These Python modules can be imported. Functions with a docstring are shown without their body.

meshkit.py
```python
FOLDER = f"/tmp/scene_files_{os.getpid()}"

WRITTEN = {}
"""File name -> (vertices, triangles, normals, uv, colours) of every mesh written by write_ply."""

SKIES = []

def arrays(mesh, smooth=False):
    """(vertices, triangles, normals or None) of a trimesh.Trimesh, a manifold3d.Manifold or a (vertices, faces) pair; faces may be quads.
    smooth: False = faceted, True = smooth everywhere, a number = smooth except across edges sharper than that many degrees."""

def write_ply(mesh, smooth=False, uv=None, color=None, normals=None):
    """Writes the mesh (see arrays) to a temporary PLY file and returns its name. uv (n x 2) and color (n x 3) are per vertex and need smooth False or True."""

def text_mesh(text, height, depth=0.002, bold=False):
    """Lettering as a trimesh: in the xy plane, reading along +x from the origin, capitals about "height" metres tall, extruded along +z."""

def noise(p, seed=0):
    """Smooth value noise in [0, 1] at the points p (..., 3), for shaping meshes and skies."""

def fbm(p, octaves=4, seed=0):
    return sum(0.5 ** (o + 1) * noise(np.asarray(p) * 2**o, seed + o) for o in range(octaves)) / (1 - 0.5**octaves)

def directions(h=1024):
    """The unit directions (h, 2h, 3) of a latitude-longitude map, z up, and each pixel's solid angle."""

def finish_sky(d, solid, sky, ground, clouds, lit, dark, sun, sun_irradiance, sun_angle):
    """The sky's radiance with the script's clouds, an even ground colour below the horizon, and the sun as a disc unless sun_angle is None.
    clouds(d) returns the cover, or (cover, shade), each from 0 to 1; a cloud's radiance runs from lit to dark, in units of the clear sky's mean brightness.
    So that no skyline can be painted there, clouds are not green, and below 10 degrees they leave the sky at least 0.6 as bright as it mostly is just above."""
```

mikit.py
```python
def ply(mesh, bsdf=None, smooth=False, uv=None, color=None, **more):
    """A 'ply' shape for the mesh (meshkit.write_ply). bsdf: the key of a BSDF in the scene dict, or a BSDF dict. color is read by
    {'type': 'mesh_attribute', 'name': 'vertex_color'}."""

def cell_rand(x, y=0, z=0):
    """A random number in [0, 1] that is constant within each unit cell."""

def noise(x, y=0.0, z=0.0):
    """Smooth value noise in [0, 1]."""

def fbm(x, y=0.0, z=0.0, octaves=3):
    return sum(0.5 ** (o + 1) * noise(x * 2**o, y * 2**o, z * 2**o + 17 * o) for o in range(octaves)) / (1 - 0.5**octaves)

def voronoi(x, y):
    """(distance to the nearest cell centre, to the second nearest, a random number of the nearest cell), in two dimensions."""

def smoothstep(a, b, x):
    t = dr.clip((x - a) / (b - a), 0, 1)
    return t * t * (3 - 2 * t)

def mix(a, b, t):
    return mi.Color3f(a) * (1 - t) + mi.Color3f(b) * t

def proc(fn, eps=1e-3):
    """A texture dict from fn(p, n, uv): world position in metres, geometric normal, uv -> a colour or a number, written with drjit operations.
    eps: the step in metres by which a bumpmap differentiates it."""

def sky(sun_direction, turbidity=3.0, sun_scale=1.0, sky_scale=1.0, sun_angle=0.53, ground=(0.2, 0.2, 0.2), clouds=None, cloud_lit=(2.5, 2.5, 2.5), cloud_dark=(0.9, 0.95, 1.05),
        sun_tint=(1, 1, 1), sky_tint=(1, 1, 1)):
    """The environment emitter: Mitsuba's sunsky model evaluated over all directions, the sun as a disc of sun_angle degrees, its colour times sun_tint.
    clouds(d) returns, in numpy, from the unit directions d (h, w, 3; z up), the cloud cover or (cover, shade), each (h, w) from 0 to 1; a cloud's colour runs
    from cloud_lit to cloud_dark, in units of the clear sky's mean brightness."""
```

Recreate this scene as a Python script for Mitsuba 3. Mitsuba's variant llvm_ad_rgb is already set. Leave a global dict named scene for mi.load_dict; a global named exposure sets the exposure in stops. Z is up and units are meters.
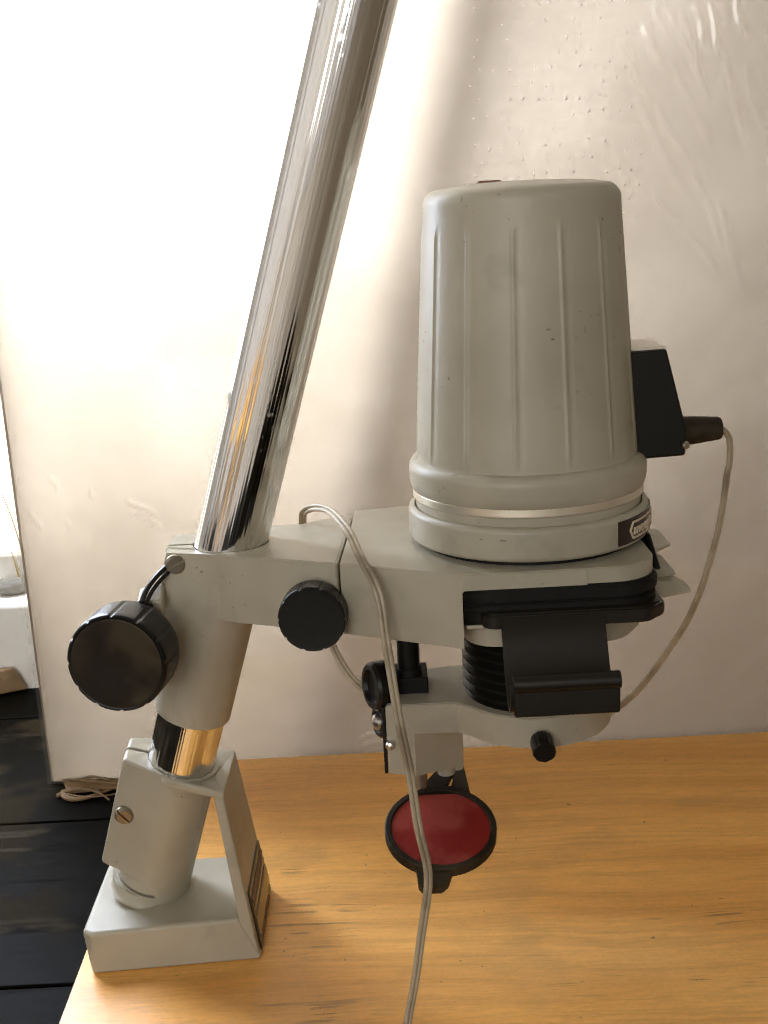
import math, random
import numpy as np, trimesh, mitsuba as mi, drjit as dr, manifold3d as m3
import mikit, meshkit
from mikit import proc, noise, fbm, smoothstep, mix, cell_rand
from shapely.geometry import Polygon

random.seed(7); RNG = np.random.default_rng(7)
scene, labels = {}, {}

# ------------------------------------------------------------------ camera (z up, table top is z = 0)
CAM_H, FOC, PITCH, ROLL = 0.44, 1200.0, math.radians(14.5), math.radians(3.0)
_fwd = np.array([0, math.cos(PITCH), -math.sin(PITCH)])
_down = np.array([0, -math.sin(PITCH), -math.cos(PITCH)])
_up = -(_down * math.cos(ROLL) - np.array([1.0, 0, 0]) * math.sin(ROLL))
_o = np.array([0, 0, CAM_H])
scene['camera'] = {'type': 'perspective', 'fov_axis': 'y', 'fov': math.degrees(2 * math.atan(512 / FOC)), 'near_clip': 0.01, 'far_clip': 50.0,
                   'to_world': mi.ScalarTransform4f().look_at(origin=_o.tolist(), target=(_o + _fwd).tolist(), up=_up.tolist())}

# ------------------------------------------------------------------ light: the windows of the place and the glow of the room
exposure = 0.0
WIN_BACK, WIN_LOW, WIN_ROOM, AMBIENT = 25.0, 1.6, 4.8, (0.20, 0.168, 0.125)
scene['room_light'] = {'type': 'constant', 'radiance': {'type': 'rgb', 'value': list(AMBIENT)}}

# ------------------------------------------------------------------ helpers
def nrm(v): v = np.asarray(v, float); return v / np.linalg.norm(v)
def tm(man):
    m = man.to_mesh(); return trimesh.Trimesh(m.vert_properties[:, :3], m.tri_verts, process=False)
def cat(*ms): return trimesh.util.concatenate([tm(m) if hasattr(m, 'to_mesh') else m for m in ms])
def man(t):
    return m3.Manifold(m3.Mesh(np.asarray(t.vertices, np.float32), np.asarray(t.faces, np.uint32)))
def frame(o, ex, ey, ez):
    M = np.eye(4); M[:3, 0], M[:3, 1], M[:3, 2], M[:3, 3] = ex, ey, ez, o; return M
def put(mesh, M):
    mesh = tm(mesh) if hasattr(mesh, 'to_mesh') else mesh.copy(); mesh.apply_transform(M); return mesh
def mput(mn, M): return mn.transform(M[:3, :4])
def axis_frame(o, z, x=(1, 0, 0)):
    z = nrm(z); x = np.asarray(x, float); x = nrm(x - z * x.dot(z)); return frame(o, x, np.cross(z, x), z)
def rbox(x0, x1, y0, y1, z0, z1, r=0.002, seg=12):
    s = m3.Manifold.sphere(r, seg)
    return m3.Manifold.batch_hull([s.translate([x, y, z]) for x in (x0 + r, x1 - r) for y in (y0 + r, y1 - r) for z in (z0 + r, z1 - r)])
def hull_pts(pts, r, seg=12):
    s = m3.Manifold.sphere(r, seg); return m3.Manifold.batch_hull([s.translate(list(map(float, p))) for p in pts])
def cyl(r0, r1, h, z=0, seg=64): return m3.Manifold.cylinder(h, r0, r1, seg).translate([0, 0, z])
def poly(pts): 
    p = np.asarray(pts, float)
    if np.sum(p[:, 0] * np.roll(p[:, 1], -1) - p[:, 1] * np.roll(p[:, 0], -1)) < 0: p = p[::-1]
    return m3.CrossSection([p.tolist()])
def rpoly(pts, r, seg=24):
    """polygon with convex corners rounded to radius r"""
    return poly(pts).offset(-r, m3.JoinType.Miter, 2.0).offset(r, m3.JoinType.Round, 2.0, seg)
def slab(cs, z0, z1, c=0.0012):
    """extruded outline with chamfered rims (stepped insets)"""
    a = cs.extrude(z1 - z0 - 2 * c).translate([0, 0, z0 + c])
    parts = [a]
    for t in (0.35, 0.7, 1.0):
        k = c * (1 - math.sqrt(1 - t * t)) if t < 1 else c
        parts.append(cs.offset(-k, m3.JoinType.Round, 2.0, 24).extrude(z1 - z0 - 2 * c * (1 - t)).translate([0, 0, z0 + c * (1 - t)]))
    return m3.Manifold.batch_boolean(parts, m3.OpType.Add)
def lathe(profile, n=128, rad=None):
    """revolve (r, z) about z; rad(theta, r, z) may change the radius"""
    p = np.asarray(profile, float); th = np.linspace(0, 2 * np.pi, n, endpoint=False)
    R, T = np.broadcast_to(p[:, 0, None], (len(p), n)).copy(), np.broadcast_to(th, (len(p), n))
    Z = np.broadcast_to(p[:, 1, None], (len(p), n))
    if rad is not None: R = rad(T, R, Z)
    v = np.stack([R * np.cos(T), R * np.sin(T), Z], -1).reshape(-1, 3)
    i, j = np.meshgrid(np.arange(len(p) - 1), np.arange(n), indexing='ij'); k = (j + 1) % n
    a, b, c, d = i * n + j, i * n + k, (i + 1) * n + k, (i + 1) * n + j
    f = np.concatenate([np.stack([a, b, c], -1).reshape(-1, 3), np.stack([a, c, d], -1).reshape(-1, 3)])
    return trimesh.Trimesh(v, f, process=False)
def smooth_path(pts, n=120):
    from scipy.interpolate import CubicSpline
    p = np.asarray(pts, float); d = np.r_[0, np.cumsum(np.linalg.norm(np.diff(p, axis=0), axis=1) ** 0.5)]
    return CubicSpline(d, p)(np.linspace(0, d[-1], n))
def tube(path, r, sides=12, caps=True):
    p = np.asarray(path, float); t = np.gradient(p, axis=0); t /= np.linalg.norm(t, axis=1, keepdims=True)
    a = nrm(np.cross(t[0], [0.3, 0.9, 0.2])); A = []
    for q in t: a = nrm(a - q * a.dot(q)); A.append(a)
    A = np.array(A); B = np.cross(t, A); ang = np.arange(sides) * 2 * np.pi / sides
    r = np.broadcast_to(r, (len(p),))
    v = (p[:, None] + r[:, None, None] * (np.cos(ang)[None, :, None] * A[:, None] + np.sin(ang)[None, :, None] * B[:, None])).reshape(-1, 3)
    i, j = np.meshgrid(np.arange(len(p) - 1), np.arange(sides), indexing='ij'); k = (j + 1) % sides
    q = np.stack([i * sides + j, i * sides + k, (i + 1) * sides + k, (i + 1) * sides + j], -1).reshape(-1, 4)
    f = [q[:, [0, 1, 2]], q[:, [0, 2, 3]]]
    if caps:
        n0 = len(v); v = np.vstack([v, p[:1], p[-1:]]); jj = np.arange(sides); kk = (jj + 1) % sides
        f += [np.stack([kk, jj, jj * 0 + n0], 1), np.stack([jj, kk, jj * 0 + n0 + 1], 1) + np.array([1, 1, 0]) * (len(p) - 1) * sides]
    return trimesh.Trimesh(v, np.vstack(f), process=False)
def add(key, mesh, mat, smooth=35, label=None, cat=None, group=None, kind=None, **more):
    k = key; n = 0
    while k in scene: n += 1; k = f'{key}_{n:03d}'
    scene[k] = mikit.ply(tm(mesh) if hasattr(mesh, 'to_mesh') else mesh, mat, smooth=smooth, **more)
    tag(k, label, cat, group, kind); return k
def tag(k, label=None, cat=None, group=None, kind=None):
    d = {n: v for n, v in (('label', label), ('category', cat), ('group', group), ('kind', kind)) if v}
    if d: labels[k] = d

# ------------------------------------------------------------------ materials
def rgb(*c): return {'type': 'rgb', 'value': list(c)}
def principled(col, rough, bump=None, scale=1.0, **kw):
    b = {'type': 'principled', 'base_color': col if isinstance(col, dict) else rgb(*col), 'roughness': rough, **kw}
    if bump is not None: b = {'type': 'bumpmap', 'scale': scale, 'arbitrary': bump, 'bsdf': b}
    return {'type': 'twosided', 'bsdf': b}

def paint_col(p, n, uv):
    big = fbm(p.x * 22, p.y * 22, p.z * 14, 4)
    c = mix((0.345, 0.314, 0.243), (0.295, 0.266, 0.200), smoothstep(0.35, 0.7, big))
    spot = smoothstep(0.86, 0.92, noise(p.x * 420, p.y * 420, p.z * 420)) * smoothstep(0.55, 0.75, fbm(p.x * 40 + 9, p.y * 40, p.z * 40, 3))
    smudge = smoothstep(0.62, 0.78, fbm(p.x * 60, p.y * 60 + 5, p.z * 45, 4))
    c = mix(c, (0.20, 0.185, 0.15), 0.30 * smudge)
    return mix(c, (0.07, 0.05, 0.035), 0.6 * spot)
def paint_bump(p, n, uv): return 0.00007 * noise(p.x * 1500, p.y * 1500, p.z * 1500) + 0.00006 * noise(p.x * 700, p.y * 700, p.z * 700)
scene['paint'] = principled(proc(paint_col), 0.42, proc(paint_bump, 1e-4), 1.0, specular=0.45)
scene['black_plastic'] = principled((0.006, 0.0058, 0.005), 0.33, specular=0.26)
def dusty(p, n, uv):
    f = fbm(p.x * 45, p.y * 45, p.z * 45, 4)
    return mix((0.014, 0.010, 0.006), (0.042, 0.031, 0.017), smoothstep(0.35, 0.75, f))
scene['dusty_black'] = principled(proc(dusty), 0.55, specular=0.16)
scene['satin_black'] = principled((0.011, 0.009, 0.0065), 0.34, specular=0.3)
scene['rubber'] = principled((0.007, 0.007, 0.006), 0.55, specular=0.16)
def chrome_rough(p, n, uv):
    pit = smoothstep(0.70, 0.85, noise(p.x * 500, p.y * 500, p.z * 260)) * smoothstep(0.5, 0.75, fbm(p.x * 50, p.y * 50, p.z * 9, 3))
    return 0.05 + 0.03 * fbm(p.x * 120, p.y * 120, p.z * 6, 3) + 0.25 * pit
B = np.array([-0.1585, 0.679, 0.03]); AX = nrm([0.297, -0.112, 0.95])
E1 = nrm(np.array([1.0, 0, 0]) - AX * AX[0]); E2 = np.cross(AX, E1)
def chrome_bump(p, n, uv):
    q = [p.x - B[0], p.y - B[1], p.z - B[2]]; d = lambda e: q[0] * e[0] + q[1] * e[1] + q[2] * e[2]
    th, s = dr.atan2(d(E2), d(E1)), d(AX)
    return 3.0e-6 * noise(th * 75, s * 8, 9) + 2.0e-6 * noise(p.x * 900, p.y * 900, p.z * 300)
scene['chrome'] = {'type': 'twosided', 'bsdf': {'type': 'bumpmap', 'scale': 1.0, 'arbitrary': proc(chrome_bump, 5e-5),
                   'bsdf': {'type': 'principled', 'base_color': rgb(0.80, 0.79, 0.77), 'metallic': 1.0, 'roughness': proc(chrome_rough)}}}
scene['steel'] = principled((0.62, 0.60, 0.56), 0.25, metallic=1.0)
scene['old_screw'] = principled((0.30, 0.26, 0.20), 0.36, metallic=0.9)
scene['silver_trim'] = principled((0.80, 0.74, 0.62), 0.30, metallic=0.8)
scene['red_glass'] = principled(proc(lambda p, n, uv: mix((0.20, 0.012, 0.011), (0.27, 0.045, 0.035), smoothstep(0.35, 0.75, fbm(p.x * 70, p.y * 70, 3, 4)))), 0.28, specular=0.5, clearcoat=0.5)
scene['badge_dark'] = principled((0.018, 0.010, 0.007), 0.3)
scene['badge_cream'] = principled((0.50, 0.42, 0.30), 0.4)
scene['brass_print'] = principled((0.30, 0.20, 0.08), 0.4)
scene['rust_line'] = principled((0.12, 0.05, 0.02), 0.5)
scene['white_cap'] = principled((0.55, 0.50, 0.42), 0.3)
def cord_col(p, n, uv):
    f = fbm(p.x * 90, p.y * 90, p.z * 60, 3)
    return mix((0.34, 0.29, 0.205), (0.21, 0.172, 0.118), smoothstep(0.4, 0.75, f))
scene['cord_vinyl'] = principled(proc(cord_col), 0.35, specular=0.5)
def wood_parts(p):
    wx = p.x + 0.03 * fbm(p.x * 3, p.y * 9, 0, 2); wy = p.y + 0.018 * fbm(p.x * 6 + 4, p.y * 8, 1, 3) + 0.002 * noise(p.x * 40, p.y * 50, 6) + 0.035 * p.x
    figure = fbm(wx * 2.0, wy * 26, 3, 3); fine = fbm(p.x * 7, wy * 300, 2, 3)
    def spot(x, y, rx, ry): return smoothstep(1.0, 0.25, dr.sqrt(dr.square((p.x - x) / rx) + dr.square((p.y - y) / ry)))
    zone = dr.maximum(dr.maximum(spot(-.060, .675, .045, .055), spot(-.06, .585, .06, .022)), dr.maximum(spot(.19, .655, .06, .012), spot(.145, .595, .10, .014)))
    zone = dr.maximum(zone, dr.maximum(0.8 * spot(.05, .745, .04, .006), spot(-.075, .735, .014, .006)))
    check = smoothstep(0.60, 0.76, noise(p.x * 30 + 3.3, wy * 760, 5)) * smoothstep(0.35, 0.6, noise(p.x * 60, wy * 90, 8)) * zone
    return figure, fine, check
def ply_col(p, n, uv):
    figure, fine, check = wood_parts(p)
    c = mix((0.77, 0.395, 0.095), (0.62, 0.285, 0.058), smoothstep(0.3, 0.75, figure))
    c = mix(c, (0.78, 0.44, 0.145), 0.6 * smoothstep(0.5, 0.8, fbm(p.x * 4, p.y * 8, 11, 3)))
    c = mix(c, (0.46, 0.21, 0.05), 0.26 * smoothstep(0.42, 0.75, fine))
    grain = noise(p.x * 90, p.y * 1100, 4) * 0.6 + 0.4 * noise(p.x * 500, p.y * 800, 2)
    c = c * (0.88 + 0.24 * grain)
    stain = smoothstep(0.62, 0.78, fbm(p.x * 14 + 7, p.y * 20, 9, 4))
    c = mix(c, (0.36, 0.20, 0.08), 0.22 * stain)
    speck = smoothstep(0.975, 0.99, noise(p.x * 160, p.y * 160, 3))
    c = mix(c, (0.06, 0.04, 0.025), 0.6 * speck)
    return mix(c, (0.12, 0.075, 0.04), 0.55 * check)
def ply_bump(p, n, uv):
    figure, fine, check = wood_parts(p); return 0.00006 * fine - 0.0002 * check
scene['plywood'] = principled(proc(ply_col), 0.36, proc(ply_bump, 3e-4), 1.0, specular=0.5)
def edge_col(p, n, uv): return mix((0.35, 0.2, 0.08), (0.18, 0.1, 0.05), smoothstep(0.4, 0.6, noise(p.z * 700, p.x * 6, p.y * 6)))
scene['plywood_edge'] = principled(proc(edge_col), 0.6)
def floor_mask(p):
    s = smoothstep(0.48, 0.72, fbm(p.x * 16 + 2, p.y * 22, 4, 5)); streak = smoothstep(0.6, 0.8, fbm(p.x * 8, p.y * 130, 2, 3)); return s, streak
def floor_col(p, n, uv):
    s, k = floor_mask(p); c = mix((0.0016, 0.0011, 0.0004), (0.014, 0.0098, 0.0045), 0.9 * s)
    return mix(c, (0.04, 0.034, 0.024), 0.7 * k * s)
def floor_rough(p, n, uv):
    s, k = floor_mask(p); return 0.50 + 0.20 * s + 0.15 * k
scene['black_boards'] = principled(proc(floor_col), proc(floor_rough), proc(lambda p, n, uv: 0.0006 * fbm(p.x * 30, p.y * 60, 0, 4), 1e-3), 1.0, specular=0.02)
def panel_col(p, n, uv):
    f = fbm(p.x * 14, p.z * 14, 2, 4); return mix((0.365, 0.292, 0.207), (0.315, 0.248, 0.173), smoothstep(0.3, 0.7, f))
scene['bare_boards'] = principled((0.36, 0.30, 0.23), 0.6)
scene['panel_card'] = {'type': 'principledthin', 'base_color': proc(panel_col), 'roughness': 0.6, 'diff_trans': 1.0, 'spec_trans': 0.0, 'eta': 1.3}
scene['wrap_film'] = {'type': 'blendbsdf', 'weight': 0.05, 'a': {'type': 'thindielectric', 'int_ior': 1.45}, 'b': {'type': 'twosided', 'bsdf': {'type': 'roughconductor', 'material': 'none', 'distribution': 'ggx', 'alpha': 0.28}}}
scene['batten_wood'] = principled((0.30, 0.2, 0.11), 0.7)
def card_col(p, n, uv): return mix((0.24, 0.155, 0.08), (0.12, 0.075, 0.035), fbm(p.x * 70, p.y * 70, p.z * 70, 3))
scene['cardboard'] = principled(proc(card_col), 0.85)
def white_col(p, n, uv): return mix((0.74, 0.73, 0.70), (0.62, 0.60, 0.55), smoothstep(0.4, 0.75, fbm(p.x * 18, p.y * 18, p.z * 18, 4)))
scene['white_paint'] = principled(proc(white_col), 0.5)
scene['stone_grey'] = principled((0.22, 0.21, 0.18), 0.8)
scene['dry_straw'] = principled((0.38, 0.27, 0.08), 0.7)

# ------------------------------------------------------------------ setting: floor, ledge, windows
add('floor', rbox(-3.0, 3.0, -2.0, 1.14, -0.06, -0.0225, 0.002, 8), 'rubber', label='black painted board floor under the plywood sheet', kind='structure')
yy = [-2.0, -1.6, -1.2, -0.8, -0.395, -0.19, 0.02, 0.23, 0.437, 0.648, 0.856, 1.062, 1.14]
for a, b in zip(yy[:-1], yy[1:]):
    for xa, xb, mt in ((-3.0, .45, 'black_boards' if b > 0.1 else 'bare_boards'), (.45, 3.0, 'bare_boards')):
        add('floor__plank', rbox(xa + .001, xb - .001, a + 0.0006, b - 0.0006, -0.034, -0.018 + random.uniform(-0.0006, 0), 0.0022, 8), mt)
add('white_ledge', rbox(-3.0, 2.0, 1.135, 1.40, -0.06, 0.072, 0.006), 'white_paint', label='low white painted ledge on the floor behind the wrapped panel', cat='ledge')
wl = m3.Manifold.cube([5.0, 0.08, 0.30]).translate([-3.0, 1.34, 0.0])
WX0, WX1, WZ0, WZ1, WY = -0.85, 0.05, 0.105, 1.30, 1.22
add('white_wall', cat(rbox(-3.0, WX0 - .03, 1.20, 1.26, 0.07, 1.9, 0.003), rbox(WX1 + .03, 2.0, 1.20, 1.26, 0.07, 1.9, 0.003), rbox(WX0 - .03, WX1 + .03, 1.20, 1.26, 0.07, WZ0 - .03, 0.003),
    rbox(WX0 - .03, WX1 + .03, 1.20, 1.26, WZ1 + .03, 1.9, 0.003)), 'white_paint', label='white wall round the bright window behind the panel', cat='wall')
def window(key, M, w, h, rad, label, mull=(), low=None, tint=(1.0, 0.985, 0.95)):
    f = 0.035
    bars = [rbox(-w/2 - f, w/2 + f, -.03, .02, -f, 0, .003), rbox(-w/2 - f, w/2 + f, -.03, .02, h, h + f, .003), rbox(-w/2 - f, -w/2, -.028, .018, 0, h, .003), rbox(w/2, w/2 + f, -.028, .018, 0, h, .003)]
    scene[key + '__frame'] = mikit.ply(put(cat(*bars), M), 'white_paint', smooth=30)
    bars2 = [rbox(x - .022, x + .022, -.02, .012, 0, h, .003) for x in mull]
    if bars2: scene[key + '__mullion'] = mikit.ply(put(cat(*bars2), M), 'white_paint', smooth=30)
    h0 = 0.0
    def pane(z0, z1, r, t):
        g = trimesh.Trimesh([[-w/2, 0, z0], [w/2, 0, z0], [w/2, 0, z1], [-w/2, 0, z1]], [[0, 1, 2], [0, 2, 3]], process=False)
        k = key + '__pane' if key + '__pane' not in scene else key + '__pane_001'
        scene[k] = mikit.ply(put(g, M), 'white_paint', emitter={'type': 'area', 'radiance': {'type': 'rgb', 'value': [r * c for c in t]}})
    if low:                                        # garden ground below, sky above
        h0 = low[0]; pane(0, h0 - .012, low[1], (1.0, 0.93, 0.80))
        scene[key + '__glazing_bar'] = mikit.ply(put(rbox(-w/2, w/2, -.02, .012, h0 - .012, h0 + .012, .003), M), 'white_paint', smooth=30)
    pane(h0 + (.012 if low else 0), h, rad, tint)
    tag(key, label, 'window')
window('window', frame(((WX0 + WX1) / 2, 1.225, WZ0), (1, 0, 0), (0, 1, 0), (0, 0, 1)), WX1 - WX0, WZ1 - WZ0, WIN_BACK, 'bright daylit window behind the wrapped panel, left of the lamp head', low=(0.25, WIN_LOW), tint=(0.85, 0.98, 1.20))
window('window_001', frame((-0.86, -2.1, 0.40), (-1, 0, 0), (0, -1, 0), (0, 0, 1)), 1.6, 1.45, WIN_ROOM, 'second window across the room, seen only as a white stripe in the chrome column', (-.28, .28))
# small things on the ledge
st = trimesh.creation.icosphere(3, 1.0); v = np.array(st.vertices)
st.vertices = v * (1 + 0.35 * (meshkit.fbm(v * 1.7) - 0.5))[:, None] * [0.018, 0.012, 0.009] + [-0.383, 1.17, 0.080]
add('stone', st, 'stone_grey', smooth=20, label='small grey stone lying on the white ledge', cat='stone')
add('dry_stalk', cat(tube(smooth_path([(-0.372, 1.19, 0.070), (-0.376, 1.192, 0.12), (-0.388, 1.195, 0.17)], 20), np.linspace(.0012, .0004, 20), 6),
    tube(smooth_path([(-0.368, 1.185, 0.070), (-0.366, 1.19, 0.10), (-0.371, 1.195, 0.135)], 20), np.linspace(.0022, .0003, 20), 6),
    tube(smooth_path([(-0.379, 1.188, 0.070), (-0.381, 1.19, 0.085), (-0.386, 1.193, 0.11)], 20), np.linspace(.0015, .0003, 20), 6)), 'dry_straw', label='dry yellow plant stalk standing beside the stone', cat='stalk')
add('wooden_offcut', hull_pts([(-0.52, 1.06, -0.014), (-0.37, 1.128, -0.014), (-0.52, 1.128, -0.014), (-0.52, 1.06, 0.0), (-0.38, 1.128, 0.006), (-0.52, 1.128, 0.006)], 0.002), 'cardboard', label='brown wooden offcut on the black floor against the ledge', cat='offcut')

# ------------------------------------------------------------------ wrapped panel
PX0, PX1, PY, PZ0, PZ1 = -0.289, 0.62, 0.922, -0.016, 1.05
def panel_mesh():
    xs, zs = np.linspace(PX0, PX1, 40), np.linspace(PZ0, PZ1, 40)
    X, Z = np.meshgrid(xs, zs); v = np.stack([X, PY + 0.004 * (meshkit.noise(np.stack([X.ravel() * 4, Z.ravel() * 4, X.ravel() * 0], -1)).reshape(X.shape) - .5), Z], -1).reshape(-1, 3)
    i, j = np.meshgrid(np.arange(39), np.arange(39), indexing='ij'); a = i * 40 + j
    return trimesh.Trimesh(v, np.concatenate([np.stack([a, a + 1, a + 41], -1).reshape(-1, 3), np.stack([a, a + 41, a + 40], -1).reshape(-1, 3)]), process=False)
add('wrapped_panel__sheet', panel_mesh(), 'panel_card', smooth=True)
def strip(x0, x1, y0, y1, z0, z1): return m3.Manifold.cube([x1 - x0, y1 - y0, z1 - z0]).translate([x0, y0, z0])
add('wrapped_panel__edge', cat(strip(PX0 - .0012, PX0, PY - .001, PY + .02, PZ0, PZ1), strip(PX0, PX1, PY, PY + .02, PZ0 - .0012, PZ0)), 'panel_card', smooth=False)
# brace leaning across the back of the sheet
add('wrapped_panel__brace', hull_pts([(x, PY + d, z) for d in (.034, .046) for x, z in ((-.092, -.01), (-.062, -.01), (.064, .62), (.094, .62))], .002), 'batten_wood')
CREASES = []   # (x0, z0, x1, z1, height, width)
def crease(x0, z0, x1, z1, h, w): CREASES.append((x0, z0, x1, z1, h * .62, w * .85))
for q in [(0.2206, 0.5685, 0.2518, 0.4958, 0.0016, 0.0022),(0.2385, 0.5676, 0.2490, 0.5342, 0.0018, 0.0022),(0.2484, 0.5705, 0.2614, 0.5268, 0.0018, 0.0022),(0.2591, 0.5331, 0.2834, 0.4606, 0.0012, 0.0020),(0.2684, 0.5695, 0.2792, 0.5375, 0.0018, 0.0025),
          (0.2014, 0.5581, 0.2240, 0.5144, 0.0016, 0.0032),(0.1834, 0.5469, 0.2125, 0.4977, 0.0012, 0.0026),(0.2124, 0.5012, 0.2423, 0.4478, 0.0009, 0.0024),(0.2385, 0.4544, 0.2696, 0.3804, 0.0009, 0.0024),(0.2091, 0.4395, 0.2393, 0.4004, 0.0008, 0.0024),
          (0.2354, 0.4079, 0.2646, 0.3703, 0.0010, 0.0020),(0.2246, 0.5280, 0.2569, 0.4570, 0.0009, 0.0030),(0.1942, 0.5090, 0.2465, 0.4182, 0.0007, 0.0035),(0.2300, 0.5614, 0.2450, 0.5167, 0.0015, 0.0025),(0.2774, 0.5254, 0.2934, 0.4693, 0.0010, 0.0030),
          (0.1796, 0.4680, 0.2092, 0.4201, 0.0006, 0.0040),(0.2120, 0.5689, 0.2216, 0.5417, 0.0012, 0.0030),(0.2575, 0.4284, 0.2814, 0.3613, 0.0008, 0.0030),(-0.2015, 0.2259, -0.1767, 0.2067, 0.0018, 0.0015),(-0.2000, 0.2177, -0.1796, 0.2011, 0.0014, 0.0012),
          (-0.1846, 0.2063, -0.1746, 0.1959, 0.0012, 0.0010),(-0.2588, 0.2459, -0.2533, 0.2328, 0.0010, 0.0012),(-0.2775, 0.2211, -0.2705, 0.2012, 0.0009, 0.0012),(-0.2305, 0.2339, -0.2248, 0.2280, 0.0012, 0.0012),(-0.2505, 0.2099, -0.2483, 0.2016, 0.0008, 0.0010),
          (-0.0315, 0.0071, -0.0077, 0.0183, 0.0014, 0.0012),(-0.0285, 0.0015, -0.0031, 0.0109, 0.0014, 0.0012),(-0.0247, 0.0103, -0.0128, 0.0159, 0.0012, 0.0010),(0.1863, 0.0412, 0.2069, 0.0454, 0.0008, 0.0012),(0.1929, 0.0275, 0.2028, 0.0243, 0.0007, 0.0010),(0.1799, 0.0983, 0.1929, 0.0950, 0.0008, 0.0010)]: crease(*q)
def film_wave(P): return 0.0020 * (meshkit.fbm(P, 3) - .5) + 0.0003 * (meshkit.noise(P * 6.5 + 3) - .5)
def film_mesh():
    xs, zs = np.arange(PX0 - .003, 0.34, .0013), np.arange(PZ0, 0.66, .0022)
    X, Z = np.meshgrid(xs, zs); P = np.stack([X.ravel() * 9, Z.ravel() * 9, X.ravel() * 0], -1)
    D = film_wave(P).reshape(X.shape)
    for x0, z0, x1, z1, h, w in CREASES:
        L = math.hypot(x1 - x0, z1 - z0); ux, uz = (x1 - x0) / L, (z1 - z0) / L
        s = ((X - x0) * ux + (Z - z0) * uz) / L; d = -(X - x0) * uz + (Z - z0) * ux + 0.0015 * np.sin(s * 5 + x0 * 90)
        m = np.clip(s * 6, 0, 1) * np.clip((1 - s) * 3, 0, 1) * ((s > 0) & (s < 1))
        D = D + h * m * np.exp(-(d / w) ** 2)
    v = np.stack([X, PY - 0.0055 - D, Z], -1).reshape(-1, 3); n, m = len(zs), len(xs)
    i, j = np.meshgrid(np.arange(n - 1), np.arange(m - 1), indexing='ij'); a = i * m + j
    return trimesh.Trimesh(v, np.concatenate([np.stack([a, a + 1, a + m + 1], -1).reshape(-1, 3), np.stack([a, a + m + 1, a + m], -1).reshape(-1, 3)]), process=False)
add('wrapped_panel__plastic_film', film_mesh(), 'wrap_film', smooth=True)
dots = []
dot0 = trimesh.creation.icosphere(2, 0.0009)
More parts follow.
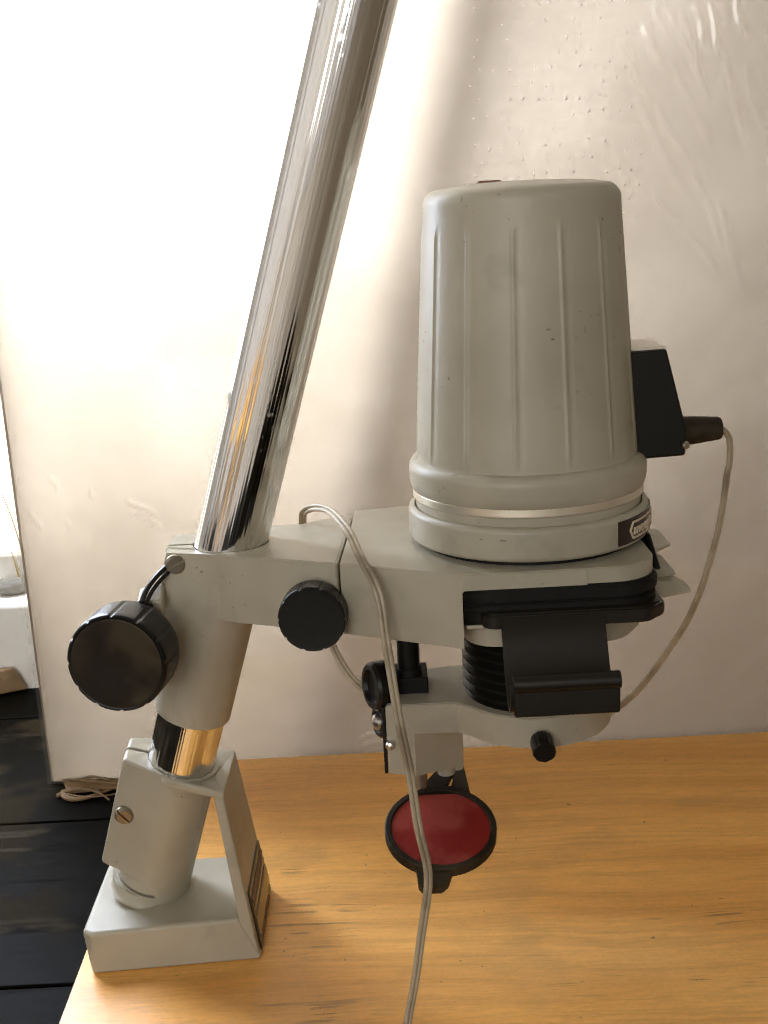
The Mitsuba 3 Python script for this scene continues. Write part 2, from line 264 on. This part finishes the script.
for r in range(16):
    for c in range(12):
        x, z = .080 + c * .0105 + (r % 2) * .0052 + random.gauss(0, .0012), .580 - r * .0105 + random.gauss(0, .0012)
        if random.random() < 0.6: d = dot0.copy(); d.apply_scale(random.uniform(.6, 1.15)); d.vertices = d.vertices * [1, .13, 1]; d.apply_translation([x, PY - .0056 - film_wave(np.array([[x * 9, z * 9, 0]]))[0], z]); dots.append(d)
add('wrapped_panel__film_pimples', trimesh.util.concatenate(dots), 'steel', smooth=True, kind='stuff')
tag('wrapped_panel', 'large beige sheet wrapped in creased clear plastic, standing upright behind the plywood', 'panel')
tc = []
for k in range(8):
    x0 = -.28 + .012 * random.random() * k / 2; y0 = .905 + random.uniform(-.02, .02)
    q = smooth_path([(x0, y0, -.016), (x0 + random.uniform(.01, .03), y0 + random.uniform(-.012, .006), -.0165 + random.uniform(.0, .003)), (x0 + random.uniform(.03, .07), y0 + random.uniform(-.02, .01), -.0165 + random.uniform(0, .002))], 14)
    tc.append(tube(q, np.linspace(.0016, .0006, 14) * random.uniform(.6, 1.6), 6))
tc.append(tm(hull_pts([(-.278, .917, -.0165), (-.21, .917, -.0165), (-.27, .90, -.0165), (-.225, .905, -.0165)], .0012, 8)))
add('torn_cardboard', trimesh.util.concatenate(tc), 'cardboard', smooth=20, label='torn brown cardboard strips under the lower corner of the wrapped panel', cat='cardboard')

# ------------------------------------------------------------------ plywood sheet
add('plywood_sheet', slab(rpoly([(-0.199, 0.42), (0.75, 0.42), (0.75, 0.9115), (-0.199, 0.9115)], .002, 8), -0.0172, 0.0, 0.0015), 'plywood', label='orange varnished plywood sheet lying on the black floor under the enlarger', cat='plywood sheet')

# ------------------------------------------------------------------ the enlarger
EN = 'photographic_enlarger'
tag(EN, 'grey photographic enlarger with leaning chrome column and ribbed lamp housing', 'enlarger')
def ax_at(z): return B + AX * ((z - B[2]) / AX[2])
def loc(o): return frame(o, E1, E2, AX)

# column
COLR = 0.020
def draw_lines(T, R, Z):
    rg = np.random.default_rng(3); out = R * 0.0
    for k in (5, 8, 11, 14, 17, 23, 29, 37, 41, 53, 67, 83, 97, 113):
        out += rg.uniform(.5, 1.4) * (0.34 / k ** 1.15) * (2.6 if k > 20 else 1.0) * np.cos(k * T + rg.uniform(0, 6.28) + rg.uniform(-.5, .5) * Z * 3)
    return R + 0.0013 * out * (R > .019)
COL0 = .020
add(EN + '__column', put(lathe([(0, COL0), (COLR - .001, COL0)] + [(COLR, z) for z in np.linspace(COL0 + .0005, .72, 16)] + [(COLR - .001, .723), (0, .723)], 900, draw_lines), loc(B)), 'chrome', smooth=40)

# base, with the boss that the column stands in
base = m3.Manifold.batch_hull([m3.Manifold.sphere(.003, 16).translate([x, y, z]) for x, y, z in
    [(-.1905, .637, .0245), (-.1905, .709, .0245), (-.187, .634, .0245), (-.1015, .709, .0245), (-.1015, .6415, .0245)]] +
    [m3.Manifold.sphere(.002, 16).translate([x, y, .002]) for x, y in [(-.1875, .6325), (-.191, .712), (-.0905, .712), (-.0905, .6385)]] +
    [m3.Manifold.cylinder(.02, .006, .006, 32).translate([-.1855, .6375, .004])])
boss = mput(cyl(.0229, .0229, .050, -.035, 96), loc(B + AX * .0)).trim_by_plane([0, 0, 1], .02)
fil = mput(m3.Manifold.batch_boolean([cyl(.0236 + .0035 * (1 - math.sin(t)) , .0236, .0001 + .0045 * math.cos(t) * 0 + .002 * (k + 1), 0, 96) for k, t in enumerate(np.linspace(0.3, 1.4, 4))], m3.OpType.Add), frame(ax_at(.0262), E1 * 1.0, np.array([0, 1.0, 0]), np.array([0, 0, 1.0])))
top = ax_at(.1195)           # centre of the clamp's top face
s0 = float((ax_at(.1195) - B).dot(AX))
# leg: inclined plate from the clamp's top to the base's right end
leg = hull_pts([(-.1050, .6465, .1065), (-.1040, .7045, .1040), (-.1082, .6465, .1055), (-.108, .7045, .103), (-.0905, .6385, .002), (-.0905, .712, .002), (-.0960, .6385, .002), (-.0960, .712, .002)], .0013)
ARC = mput(cyl(.03, .03, .0020, -.0873, 96) ^ hull_pts([(0, 0, -.0863), (-.05, .0, -.0863), (-.05, -.05, -.0863), (0.004, -.05, -.0863)], .0016), loc(top))
add(EN + '__base', (base + boss + fil) - ARC, 'paint', smooth=32)
add(EN + '__strut', leg, 'paint', smooth=32)
# stripe plate on the strut's lower end
def on_leg(y, z, off): 
    t = (z - .002) / (.109 - .002); x = -.0905 + t * (-.1055 + .0905) + .0013 + off
    y0, y1 = .6385 + t * (.647 - .6385), .712 + t * (.7045 - .712); return (x, y0 + (y1 - y0) * y, z)
def leg_plate(ya, yb, za, zb, off): return hull_pts([on_leg(y, z, off) for y in (ya, yb) for z in (za, zb)] + [on_leg(y, z, -.0006) for y in (ya, yb) for z in (za, zb)], .0002, 6)
add(EN + '__strut__nameplate', leg_plate(.06, .97, .003, .040, .0012), 'badge_dark', smooth=False)
add(EN + '__strut__nameplate_band', leg_plate(.10, .94, .011, .022, .0021), 'brass_print', smooth=False)
add(EN + '__strut__nameplate_band', leg_plate(.10, .94, .027, .0285, .0021), 'brass_print', smooth=False)
add(EN + '__strut__nameplate_band', leg_plate(.10, .94, .032, .0345, .0021), 'rust_line', smooth=False)

# lower clamp
L = loc(top)
def both(): return [rbox(-.0335, .004, -.0145, .0145, -.077, 0.0, .0025, 16)]
clamp = m3.Manifold.batch_boolean([cyl(.0228, .0228, s0 - .012, -(s0 - .012), 96), m3.Manifold.batch_hull([rbox(-.0335, -.026, -.0135, .0135, -.077, 0.0, .0025, 16), rbox(-.030, -.0225, -.0135, .0135, -.077, 0, .002), cyl(.0228, .0224, .076, -.0765, 96)])], m3.OpType.Add)
plate = hull_pts([(-.1045, .6465, .1068), (-.1042, .7035, .1045), (-.138, .6475, .1165), (-.138, .690, .1165), (-.1045, .6465, .1045), (-.1042, .7035, .1025), (-.138, .6475, .1140), (-.138, .690, .1140)], .0018)
clamp = clamp - rbox(-.05, 0, -.0014, .0014, -.2, .02, .0005) - cyl(.0203, .0203, .3, -.2, 96)
add(EN + '__base_clamp', (mput(clamp, L) - ARC) + (plate - mput(cyl(.0203, .0203, .3, -.2, 96), L)), 'paint', smooth=32)
def screw(r=.0058, h=.0035, slot=.0012, seg=40):
    prof = m3.Manifold.batch_boolean([cyl(r, r, h * .6, 0, seg), cyl(r, r * .78, h * .4, h * .6, seg)], m3.OpType.Add)
    return prof - m3.Manifold.cube([4 * r, slot, h]).translate([-2 * r, -slot / 2, h * .55])
def facing(o, tilt=0.0, n=None):
    n = -E2 if n is None else nrm(n); return axis_frame(o, n, np.array([math.cos(tilt), 0, math.sin(tilt)]))
def Lp(M, *p): return (M @ np.array([*p, 1.0]))[:3]
add(EN + '__base_clamp__screw', put(screw(), facing(Lp(L, -.0255, -.0152, -.036), -0.9)), 'old_screw')

# upper clamp with the sleeve, and the rear arm
ZT, ZB = 0.2585, 0.2195
U = loc(ax_at(ZT))
s1 = float((ax_at(ZT) - ax_at(.1535)).dot(AX))
rear = rpoly([(-.1235, .6475), (-.1045, .6405), (-.092, .630), (-.0835, .6245), (-.0256, .5992), (-.0192, .694), (-.0200, .7025), (-.0498, .6850), (-.085, .684), (-.105, .676), (-.1235, .674)], .002, 12)
sleeve = mput(cyl(.0228, .0228, s1 + .03, -s1, 96), U).trim_by_plane([0, 0, -1], -ZT + .0008)
lip = mput(m3.Manifold.batch_hull([rbox(-.0335, -.026, -.0135, .0135, -.088, .03, .002, 16), cyl(.0226, .0226, .118, -.088, 96)]), U).trim_by_plane([0, 0, -1], -ZT + .0006)
upper = m3.Manifold.batch_boolean([slab(rear, ZB, ZT, .0014), sleeve, lip], m3.OpType.Add)
upper = upper - mput(rbox(-.06, 0, -.0013, .0013, -.4, .1, .0005), U) - mput(cyl(.0206, .0206, .5, -.3, 96), U)
add(EN + '__arm_clamp', upper, 'paint', smooth=32)
add(EN + '__arm_clamp__screw', put(screw(.0056), facing(Lp(U, -.0268, -.0148, -.0135), 0.5)), 'old_screw')
# lug and spring wire behind the big knob
add(EN + '__arm_clamp__lug', put(hull_pts([(-.0005, 0, 0), (.010, 0, 0), (0, .008, 0.004), (.010, .008, .006), (-.002, 0, -.018), (.010, 0, -.018)], .002), axis_frame(np.array([-.1365, .632, .232]), (0, 0, 1))), 'paint')
wire = [tube(smooth_path([(-.1350, .624, .2335), (-.1325, .628, .240), (-.1285, .633, .245), (-.1215, .640, .2505)], 24), .0015, 8), tube(smooth_path([(-.1330, .625, .2325), (-.1300, .629, .2385), (-.1260, .634, .243), (-.1200, .641, .2475)], 24), .0012, 8)]
for k in range(3):
    a = np.linspace(0, 2 * np.pi, 20); wire.append(tube(np.stack([-.1345 + .0022 * np.cos(a) + k * .0012, np.full(20, .6235) + k * .0012, .2335 + .0022 * np.sin(a) - k * .001], -1), .0009, 6))
add(EN + '__arm_clamp__spring', trimesh.util.concatenate(wire), 'satin_black')

# knobs
def knob(R, H, pads, dish=.0012):
    prof = [(0, H - dish), (R * .5, H - dish * .9), (R * .90, H - dish * .3), (R * .93, H), (R * .97, H), (R, H - .0012), (R, H * .16), (R * .985, H * .1), (R * .98, 0), (0, 0)][::-1]
    prof = [(R * .0 + r, z) for r, z in prof]
    out = [(0, 0), (R * .96, 0), (R * .98, H * .08)] + [(R, H * t) for t in np.linspace(.14, .90, 8)] + [(R * .985, H - .0006), (R * .955, H), (R * .93, H), (R * .90, H - dish * .4), (R * .5, H - dish * .9), (0, H - dish)]
    def rad(T, Rr, Z):
        g = np.abs(((T * pads / (2 * np.pi)) % 1) - .5) * 2            # 0 in a pad's middle, 1 at the groove
        m = np.clip((Rr - R * .93) / (R * .06), 0, 1) * (Z > H * .10)
        return Rr - m * R * (.035 * np.clip((g - .86) / .06, 0, 1))
    return lathe(out, 240, rad)
KN = nrm([-.16, -1, -.0])
kf = np.array([-.1467, .600, .2091])
add(EN + '__clamp_knob', put(knob(.0278, .026, 12), axis_frame(kf - KN * .026, KN)), 'black_plastic')
add(EN + '__clamp_knob__face', put(lathe([(.0252, .0246), (.0252, .0258), (.0240, .0262), (.012, .0254), (0, .0251)], 96), axis_frame(kf - KN * .026, KN)), 'dusty_black')
add(EN + '__clamp_knob__shaft', put(cyl(.008, .008, .025, -.022), axis_frame(kf - KN * .020, KN)), 'satin_black')
k2 = np.array([-.0403, .588, .2326])
KN2 = nrm([-.10, -1, -.01])
add(EN + '__arm_knob', put(knob(.0178, .014, 10, .0004), axis_frame(k2 - KN2 * .013, KN2)), 'black_plastic')
add(EN + '__arm_knob__shaft', put(cyl(.006, .006, .016, -.014), axis_frame(k2 - KN2 * .013, KN2)), 'satin_black')

# head block (right section of the arm)
X0, Y0 = 0.0785, 0.635
head = rpoly([(-.0247, .5987), (.0373, .5668), (.100, .5668), (.100, .7135), (.016, .7135), (-.0178, .7085), (-.0184, .694)], .0015, 16) + rpoly([(.05, .5672), (.1365, .5672), (.1365, .7100), (.05, .7100)], .024, 40)
notch = m3.Manifold.cube([.2, .2, .0215]).translate([.0378, .45, .2278])
hb = slab(head, ZB, ZT + .0004, .0012)
core = slab(rpoly([(.0373, .5745), (.119, .5745), (.128, .59), (.130, .69), (.0373, .70)], .01, 24), .2275, .2498, .0004)
hb = (hb - m3.Manifold.cube([.2, .3, .0225]).translate([.0368, .45, .2275])) + core
lowring = cyl(.0475, .0475, .012, .2125, 96).translate([X0, Y0, 0])
# bottom right is a rounded plate, smaller than the top
hb = hb - m3.Manifold.cube([.12, .3, .012]).translate([.0368, .45, .2155])
hb = hb + slab(rpoly([(.0385, .5765), (.118, .5765), (.133, .60), (.133, .67), (.118, .70), (.0385, .70)], .018, 32), .2160, .2280, .0012)
add(EN + '__head_block', hb, 'paint', smooth=32)

# black condenser bellows band and film carrier
def band(x0, x1, y0, y1, r, z0, z1, c): return slab(rpoly([(x0, y0), (x1, y0), (x1, y1), (x0, y1)], r, 40) + (poly([(x0, y0 + .0005), (x0 + .03, y0 + .0005), (x0 + .03, y0 + .05), (x0, y0 + .05)]) if x1 - x0 > .05 else poly([(x0 + .002, y0 + .003), (x0 + .004, y0 + .003), (x0 + .004, y0 + .006)])), z0, z1, c)
add(EN + '__condenser_bellows', m3.Manifold.batch_boolean([band(.0371, .1375, .5650, .69, .020, .2440, .2512, .002), band(.0371, .1350, .5680, .69, .018, .2425, .2445, .0006), band(.0371, .1368, .5655, .69, .020, .2385, .2430, .0016), band(.0371, .1340, .5680, .69, .018, .2318, .2390, .001)], m3.OpType.Add) , 'rubber')
fl = m3.Manifold.batch_hull([rbox(.1380, .1410, .590, .680, .2490, .2505, .0007), rbox(.1385, .1408, .612, .680, .2490, .2620, .0007)])
add(EN + '__condenser_bellows__lip', fl, 'black_plastic')
carrier = slab(rpoly([(.0455, .5585), (.128, .5585), (.1385, .569), (.1385, .67), (.0455, .67)], .007, 32), .2318, .2398, .0024)
add(EN + '__film_carrier', carrier, 'satin_black')
hp = smooth_path([(.559, .2375), (.554, .233), (.548, .223), (.541, .2125), (.534, .2055), (.528, .2030), (.5240, .2055), (.5220, .2125), (.5220, .219)], 40)
def swept_sheet(path, x0, x1, t, wfun=None):
    p = np.asarray(path); d = np.gradient(p, axis=0); d /= np.linalg.norm(d, axis=1, keepdims=True); nn = np.stack([-d[:, 1], d[:, 0]], -1)
    ring = np.concatenate([p + nn * t / 2, (p - nn * t / 2)[::-1]])
    e = trimesh.creation.extrude_polygon(Polygon(ring).buffer(0), x1 - x0, engine='earcut')
    v = np.array(e.vertices); e.vertices = np.stack([v[:, 2] + x0, v[:, 0], v[:, 1]], -1); e.faces = e.faces; e.fix_normals(); return e
add(EN + '__film_carrier__handle', cat(swept_sheet(hp, .0545, .1055, .0018)), 'satin_black', smooth=30)
add(EN + '__film_carrier__handle_lip', cat(tube(np.stack([np.linspace(.0562, .1062, 12), np.full(12, .5220), np.full(12, .2185)], -1), .0042, 20), rbox(.0562, .1062, .5205, .5233, .2020, .2195, .0012)), 'satin_black', smooth=30)
add(EN + '__film_carrier__guide', rbox(.0385, .0500, .5700, .5745, .2290, .2312, .0008), 'paint')

# catches at the right of the head
add(EN + '__catch', slab(rpoly([(.135, .60), (.150, .633), (.159, .643), (.159, .672), (.135, .69)], .002, 8), .2455, .2472, .0005), 'paint')
add(EN + '__catch', put(hull_pts([(0, 0, 0), (.014, 0, -.004), (.017, 0, -.008), (0, 0, -.012), (0, .02, 0), (.014, .02, -.004), (.017, .02, -.008), (0, .02, -.012)], .001), axis_frame(np.array([.142, .635, .240]), (0, 0, 1))), 'paint')
add(EN + '__catch', put(hull_pts([(0, 0, 0), (.014, 0, -.001), (.023, 0, -.006), (0, 0, -.010), (0, .015, 0), (.014, .015, -.001), (.023, .015, -.006), (0, .015, -.010)], .001), axis_frame(np.array([.143, .628, .2300]), (0, 0, 1))), 'paint')

# lamp ring with the badge
O = frame((X0, Y0, 0), (1, 0, 0), (0, 1, 0), (0, 0, 1))
RR = .0650
ring = [(0, .2618), (.0610, .2618), (RR - .0022, .2620), (RR - .0006, .2630), (RR, .2648), (RR, .2765), (RR - .0006, .2785), (RR - .0020, .2796), (RR - .0034, .2796), (RR - .0040, .2785), (RR - .0042, .266), (0, .266)]
add(EN + '__lamp_ring', put(lathe(ring, 180), O), 'paint', smooth=40)
add(EN + '__lamp_ring__foot', put(lathe([(0, .2580), (.058, .2580), (.058, .2625), (0, .2625)], 96), O), 'rubber', smooth=30)
def bend(m, th0, Rr, z0):
    m = m.copy(); v = np.array(m.vertices); th = th0 + v[:, 0] / Rr; r = Rr + v[:, 2]
    m.vertices = np.stack([X0 + r * np.sin(th), Y0 - r * np.cos(th), z0 + v[:, 1]], -1); return m
def plate2d(g, h):
    m = trimesh.creation.extrude_polygon(g, h, engine='earcut'); return m.subdivide_to_size(.0025, max_iter=6) if hasattr(m, 'subdivide_to_size') else m
TH = math.radians(37)
from shapely.geometry import box as sbox
add(EN + '__badge', bend(plate2d(sbox(0, 0, .054, .0128), .0006), TH, RR, .2646), 'badge_dark', smooth=20)
hx = Polygon([(0, .005), (.0028, .0096), (.034, .0096), (.0368, .005), (.034, .0004), (.0028, .0004)])
add(EN + '__badge__outline', bend(plate2d(hx.difference(hx.buffer(-.0009)), .0009), TH + .0085 / RR, RR + .0004, .2660), 'badge_cream', smooth=False)
tx = meshkit.text_mesh('meopta', .0050, .0009, False); w_ = tx.bounds[1, 0] - tx.bounds[0, 0]; tx.apply_translation([-tx.bounds[0, 0], 0, 0]); tx.apply_scale([.0285 / w_, 1, 1])
add(EN + '__badge__lettering', bend(tx.subdivide_to_size(.002, max_iter=6), TH + .0125 / RR, RR + .0004, .2683), 'badge_cream', smooth=False)

# lamp housing: neck, silver trim, bulge, ribbed tapering body, domed top
def body_profile():
    p = [(.0605, .2700), (.0605, .2842), (.0618, .2846)]
    p += [(.0618, .2885), (.0622, .2890)]
    p += [(.0626, .2900), (.0632, .2915), (.0636, .2940), (.0637, .2985)]
    for t in np.linspace(0.1, math.pi / 2, 12): p.append((.0592 + .0045 * math.cos(t), .2995 + .0062 * math.sin(t)))
    p += [(.0590, .3064)]
    for z in np.linspace(.309, .431, 50): p.append((.0590 - (.0590 - .0508) * (z - .309) / (.431 - .309), z))
    for t in np.linspace(0, math.pi / 2, 10): p.append((.0422 + .0084 * math.cos(t), .4360 + .0084 * math.sin(t)))
    p += [(.036, .4455), (.024, .4463), (.012, .4467), (0, .4468)]
    return p
ribs = [math.radians(-90 + a) for a in np.arange(-12.0, 347, 360 / 14)]
def rib_rad(T, R, Z):
    m = np.clip((Z - .3075) / .006, 0, 1) * np.clip((.4265 - Z) / .005, 0, 1); out = R.copy()
    for a in ribs:
        d = (np.angle(np.exp(1j * (T - a)))) * R
        out = out + m * (.0006 * np.exp(-(d / .0010) ** 2) - .0002 * np.exp(-((d - .0028) / .0014) ** 2))
    return out
bp = body_profile()
add(EN + '__lamp_housing', put(lathe([q for q in bp if q[1] > .2886 or q[1] == .2885], 560, rib_rad), O), 'paint', smooth=50)
add(EN + '__lamp_housing__neck', put(lathe([(.0606, .268), (.0606, .2846), (.05, .2846)], 128), O), 'paint', smooth=30)
add(EN + '__lamp_housing__trim', put(lathe([(.058, .2845), (.0617, .2845), (.0621, .2850), (.0621, .2886), (.0617, .2891), (.058, .2891)], 160), O), 'silver_trim', smooth=30)
add(EN + '__lamp_housing__vent', put(rbox(-.02, -.008, .018, .030, .4458, .4478, .0006), O), 'rust_line')
# socket box, plug
sock = hull_pts([(.126, .618, .303), (.126, .655, .303), (.1585, .618, .304), (.1585, .655, .304), (.1590, .618, .316), (.1590, .655, .316), (.128, .618, .3565), (.128, .655, .3565), (.1485, .618, .3575), (.1485, .655, .3575)], .0016)
add(EN + '__socket_box', sock, 'black_plastic')
add(EN + '__socket_box__cap', rbox(.128, .1494, .6185, .6545, .3585, .3605, .0008), 'white_cap')
add(EN + '__socket_box__screw', put(screw(.0022, .002, .0005, 20), axis_frame((.1592, .6155, .3085), (.5, -1, 0))), 'steel')
add(EN + '__plug', put(lathe([(0, 0), (.0080, 0), (.0080, .002), (.0075, .010), (.0062, .0225), (.0055, .0240), (0, .0240)], 40), axis_frame((.1595, .635, .3120), (1, 0, .03), (0, 0, 1))), 'dusty_black', smooth=40)

# lens stage
LZ0, LZ1 = .1515, .1695
a_ = np.linspace(-math.pi / 2 - .95, math.pi / 2 + .6, 40)
rim = [(X0 + .0445 * math.cos(t), Y0 + .0445 * math.sin(t)) for t in a_]
stage = poly([(-.0050, .6170), (.0345, .6160)] + [(X0 + .0445 * math.cos(t), Y0 + .0445 * math.sin(t)) for t in a_] + [(.035, .672), (.012, .668), (-.001, .660)])
st_ = slab(stage, LZ0, LZ1, .0012)
blk = slab(rpoly([(-.0050, .6172), (.0105, .6168), (.0385, .6360), (.0385, .658), (-.0035, .658)], .001, 8), .1200, LZ0 + .003, .0010)
blk = blk.trim_by_plane(nrm([.17, 0, 1]), float(np.dot(nrm([.17, 0, 1]), [.010, .617, .1262])))
add(EN + '__lens_stage', st_ + blk, 'paint', smooth=32)
bel = []
n = 9
for k in range(n):
    z = .166 + k * (.217 - .166) / n; h = (.217 - .166) / n
    bel += [(.0352, z), (.0388, z + h * .35), (.0388, z + h * .5), (.0352, z + h * .95)]
add(EN + '__lens_bellows', put(lathe([(0, .165)] + bel + [(0, .217)], 120), O), 'black_plastic', smooth=25)
add(EN + '__lens_bellows__foot_ring', put(lathe([(.0400, .1660), (.0415, .1662), (.0415, .1685), (.039, .1690), (.034, .1690)], 96), O), 'rubber', smooth=25)
add(EN + '__lens_bellows__mount', put(lathe([(.030, .2135), (.0405, .2135), (.0410, .2140), (.0410, .2165), (.030, .2165)], 96), O), 'paint', smooth=25)
add(EN + '__focus_rod', cyl(.0064, .0064, .060, .163, 48).translate([.0095, .640, 0]), 'black_plastic')
add(EN + '__focus_rod__nut', m3.Manifold.batch_boolean([rbox(-.0015, .0200, .632, .656, .1690, .1790, .001), cyl(.0075, .0072, .006, .177, 40).translate([.0095, .640, 0])], m3.OpType.Add), 'rubber')
def wheel(R, H):
    return lathe([(0, 0), (R * .9, 0), (R, H * .15), (R, H * .45), (R * .9, H * .5), (R, H * .55), (R, H * .85), (R * .9, H), (R * .72, H), (R * .66, H * .82), (0, H * .78)], 72)
WN = nrm([-1, -.42, .05])
add(EN + '__focus_wheel', put(wheel(.0138, .012), axis_frame((-.0020, .634, .1755), WN)), 'black_plastic', smooth=25)
add(EN + '__lock_wheel', put(wheel(.0092, .006), axis_frame((-.0045, .629, .1555), WN)), 'black_plastic', smooth=25)
add(EN + '__lock_wheel__screw', put(lathe([(0, 0), (.0048, 0), (.0042, .002), (.002, .0032), (0, .0035)], 32), axis_frame((-.0045, .629, .1555) + WN * .0055, WN)), 'steel', smooth=40)
add(EN + '__lens_stage__side_strip', rbox(-.0072, -.0052, .618, .634, .128, .168, .0006), 'satin_black')
add(EN + '__lens_stage__set_screw', put(lathe([(0, 0), (.0026, 0), (.0026, .003), (.0018, .0042), (0, .0046)], 24), axis_frame((-.0030, .6170, .1465), (-.2, -1, 0.1))), 'steel', smooth=40)
add(EN + '__stage_knob', put(lathe([(0, -.004), (.0035, -.004), (.0035, .002), (.0056, .002), (.0062, .003), (.0062, .014), (.0055, .0148), (0, .0148)], 32, lambda T, R, Z: R - .0003 * ((np.sin(T * 16) > 0) & (R > .005))), axis_frame((.0775, .5905, .1580), (.0, -1, -.12))), 'black_plastic', smooth=20)
# filter holder
add(EN + '__filter_post', cat(cyl(.0046, .0042, .020, .1125, 32).translate([.0125, .632, 0])), 'old_screw')
add(EN + '__filter_pin', cat(m3.Manifold.batch_boolean([cyl(.0050, .0040, .016, .1140, 32).translate([.0285, .643, 0]), cyl(.0040, .0035, .014, .1150, 32).translate([.0350, .647, 0])], m3.OpType.Add)), 'paint')
FC = np.array([.0226, .610, .0962]); FN = nrm([0.02, -math.sin(math.radians(17)), math.cos(math.radians(17))]); FM = axis_frame(FC, FN)
def chain(cs): return m3.CrossSection.batch_boolean(cs, m3.OpType.Add)
circ = lambda r: m3.CrossSection.circle(r, 120)
ringcs = circ(.0315) - circ(.0278)
armcs = poly([(-.014, .026), (.019, .026), (.0165, .056), (.0075, .056)]) - poly([(.0052, .0325), (.0082, .0325), (.0112, .043), (.0095, .043)])
tabcs = rpoly([(-.0155, -.0245), (.0055, -.028), (.0015, -.0390), (-.002, -.0425), (-.0125, -.0425), (-.0145, -.0395)], .002, 12)
fr = slab(chain([ringcs, armcs, tabcs]), -.0042, .0012, .0006) 
add(EN + '__filter_holder', put(fr, FM), 'dusty_black')
add(EN + '__filter_holder__rim', put(lathe([(.0280, .0008), (.0284, .0024), (.0308, .0024), (.0315, .0018), (.0315, .0005)], 120), FM), 'dusty_black', smooth=30)
add(EN + '__filter_holder__red_glass', put(cyl(.0284, .0284, .0020, -.0012, 96), FM), 'red_glass')

# ------------------------------------------------------------------ cable: two-core flex from the plug, behind the lens, over the arm and down to the table
cpts = [(.1828, .635, .3125), (.1885, .637, .307), (.1900, .640, .291), (.1862, .650, .2455), (.1725, .668, .186), (.1415, .690, .131), (.100, .703, .108), (.045, .708, .116), (-.0177, .706, .142), (-.0360, .715, .167), (-.0465, .712, .215), (-.0498, .700, .252), (-.0476, .690, .2635), (-.0367, .670, .2712), (-.0245, .640, .2715), (-.0161, .605, .2668),
        (-.0098, .585, .2580), (-.0036, .575, .2405), (-.0004, .570, .2040), (.0044, .568, .1660), (.0101, .565, .1216), (.0125, .563, .0933), (.0060, .556, .0512), (-.0015, .549, .0180), (-.006, .535, .0035), (-.012, .49, .0022)]
cp = smooth_path(cpts, 420); _i = np.arange(420); cp = cp + np.stack([.0007 * np.sin(_i * .21) * np.sin(_i * .047 + 1), .0006 * np.sin(_i * .17 + 2), 0 * _i], -1) * (_i > 20)[:, None]; tt = np.gradient(cp, axis=0); tt /= np.linalg.norm(tt, axis=1, keepdims=True)
side = []
for i, q in enumerate(tt):
    view = nrm(cp[i] - np.array([0.1, 0, .55])); s = np.cross(q, view); s = nrm(s)
    f = i / len(tt); tw = -0.15 + 0.9 * max(0, (f - .72) / .28) + 1.1 * max(0, min(1, (.36 - f) / .08))
    side.append(s * math.cos(tw) + view * math.sin(tw))
side = np.array(side)
from scipy.ndimage import gaussian_filter1d
for i in range(1, len(side)):
    if side[i].dot(side[i - 1]) < 0: side[i] *= -1
side = gaussian_filter1d(side, 8, axis=0, mode='nearest'); side /= np.linalg.norm(side, axis=1, keepdims=True)
for sgn in (-1, 1): add('power_cord__core', tube(cp + side * sgn * .00115, .0013, 12), 'cord_vinyl', smooth=True)
tag('power_cord', 'pale two-core electric flex looped over the arm and hanging past the red filter', 'cord')
# room wall round the second window (behind the camera, mirrored in the chrome)
add('room_wall', cat(rbox(-4.0, -1.70, -2.2, -2.12, -.06, 2.6, .004), rbox(-.02, 4.0, -2.2, -2.12, -.06, 2.6, .004), rbox(-1.70, -.02, -2.2, -2.12, 1.89, 2.6, .004), rbox(-1.70, -.02, -2.2, -2.12, -.06, .36, .004)), 'room_plaster', label='plain beige wall round the second window across the room', cat='wall')
scene['room_plaster'] = principled((0.74, 0.68, 0.60), 0.8)

bench = 'wooden_bench'
tag(bench, 'orange wooden bench out of frame, seen as brown streaks in the chrome column', 'bench')
add(bench + '__seat', rbox(-1.75, -.75, -.50, .02, .16, .19, .004), 'plywood')
for x in (-1.70, -.82):
    for y in (-.46, -.03): add(bench + '__leg', rbox(x, x + .045, y - .02, y + .025, -.018, .16, .003), 'plywood')

add('room_wall_001', rbox(-2.4, -2.32, -2.1, 1.19, -.06, 2.6, .004), 'room_plaster', label='plain beige wall on the far left of the room, out of frame', cat='wall')
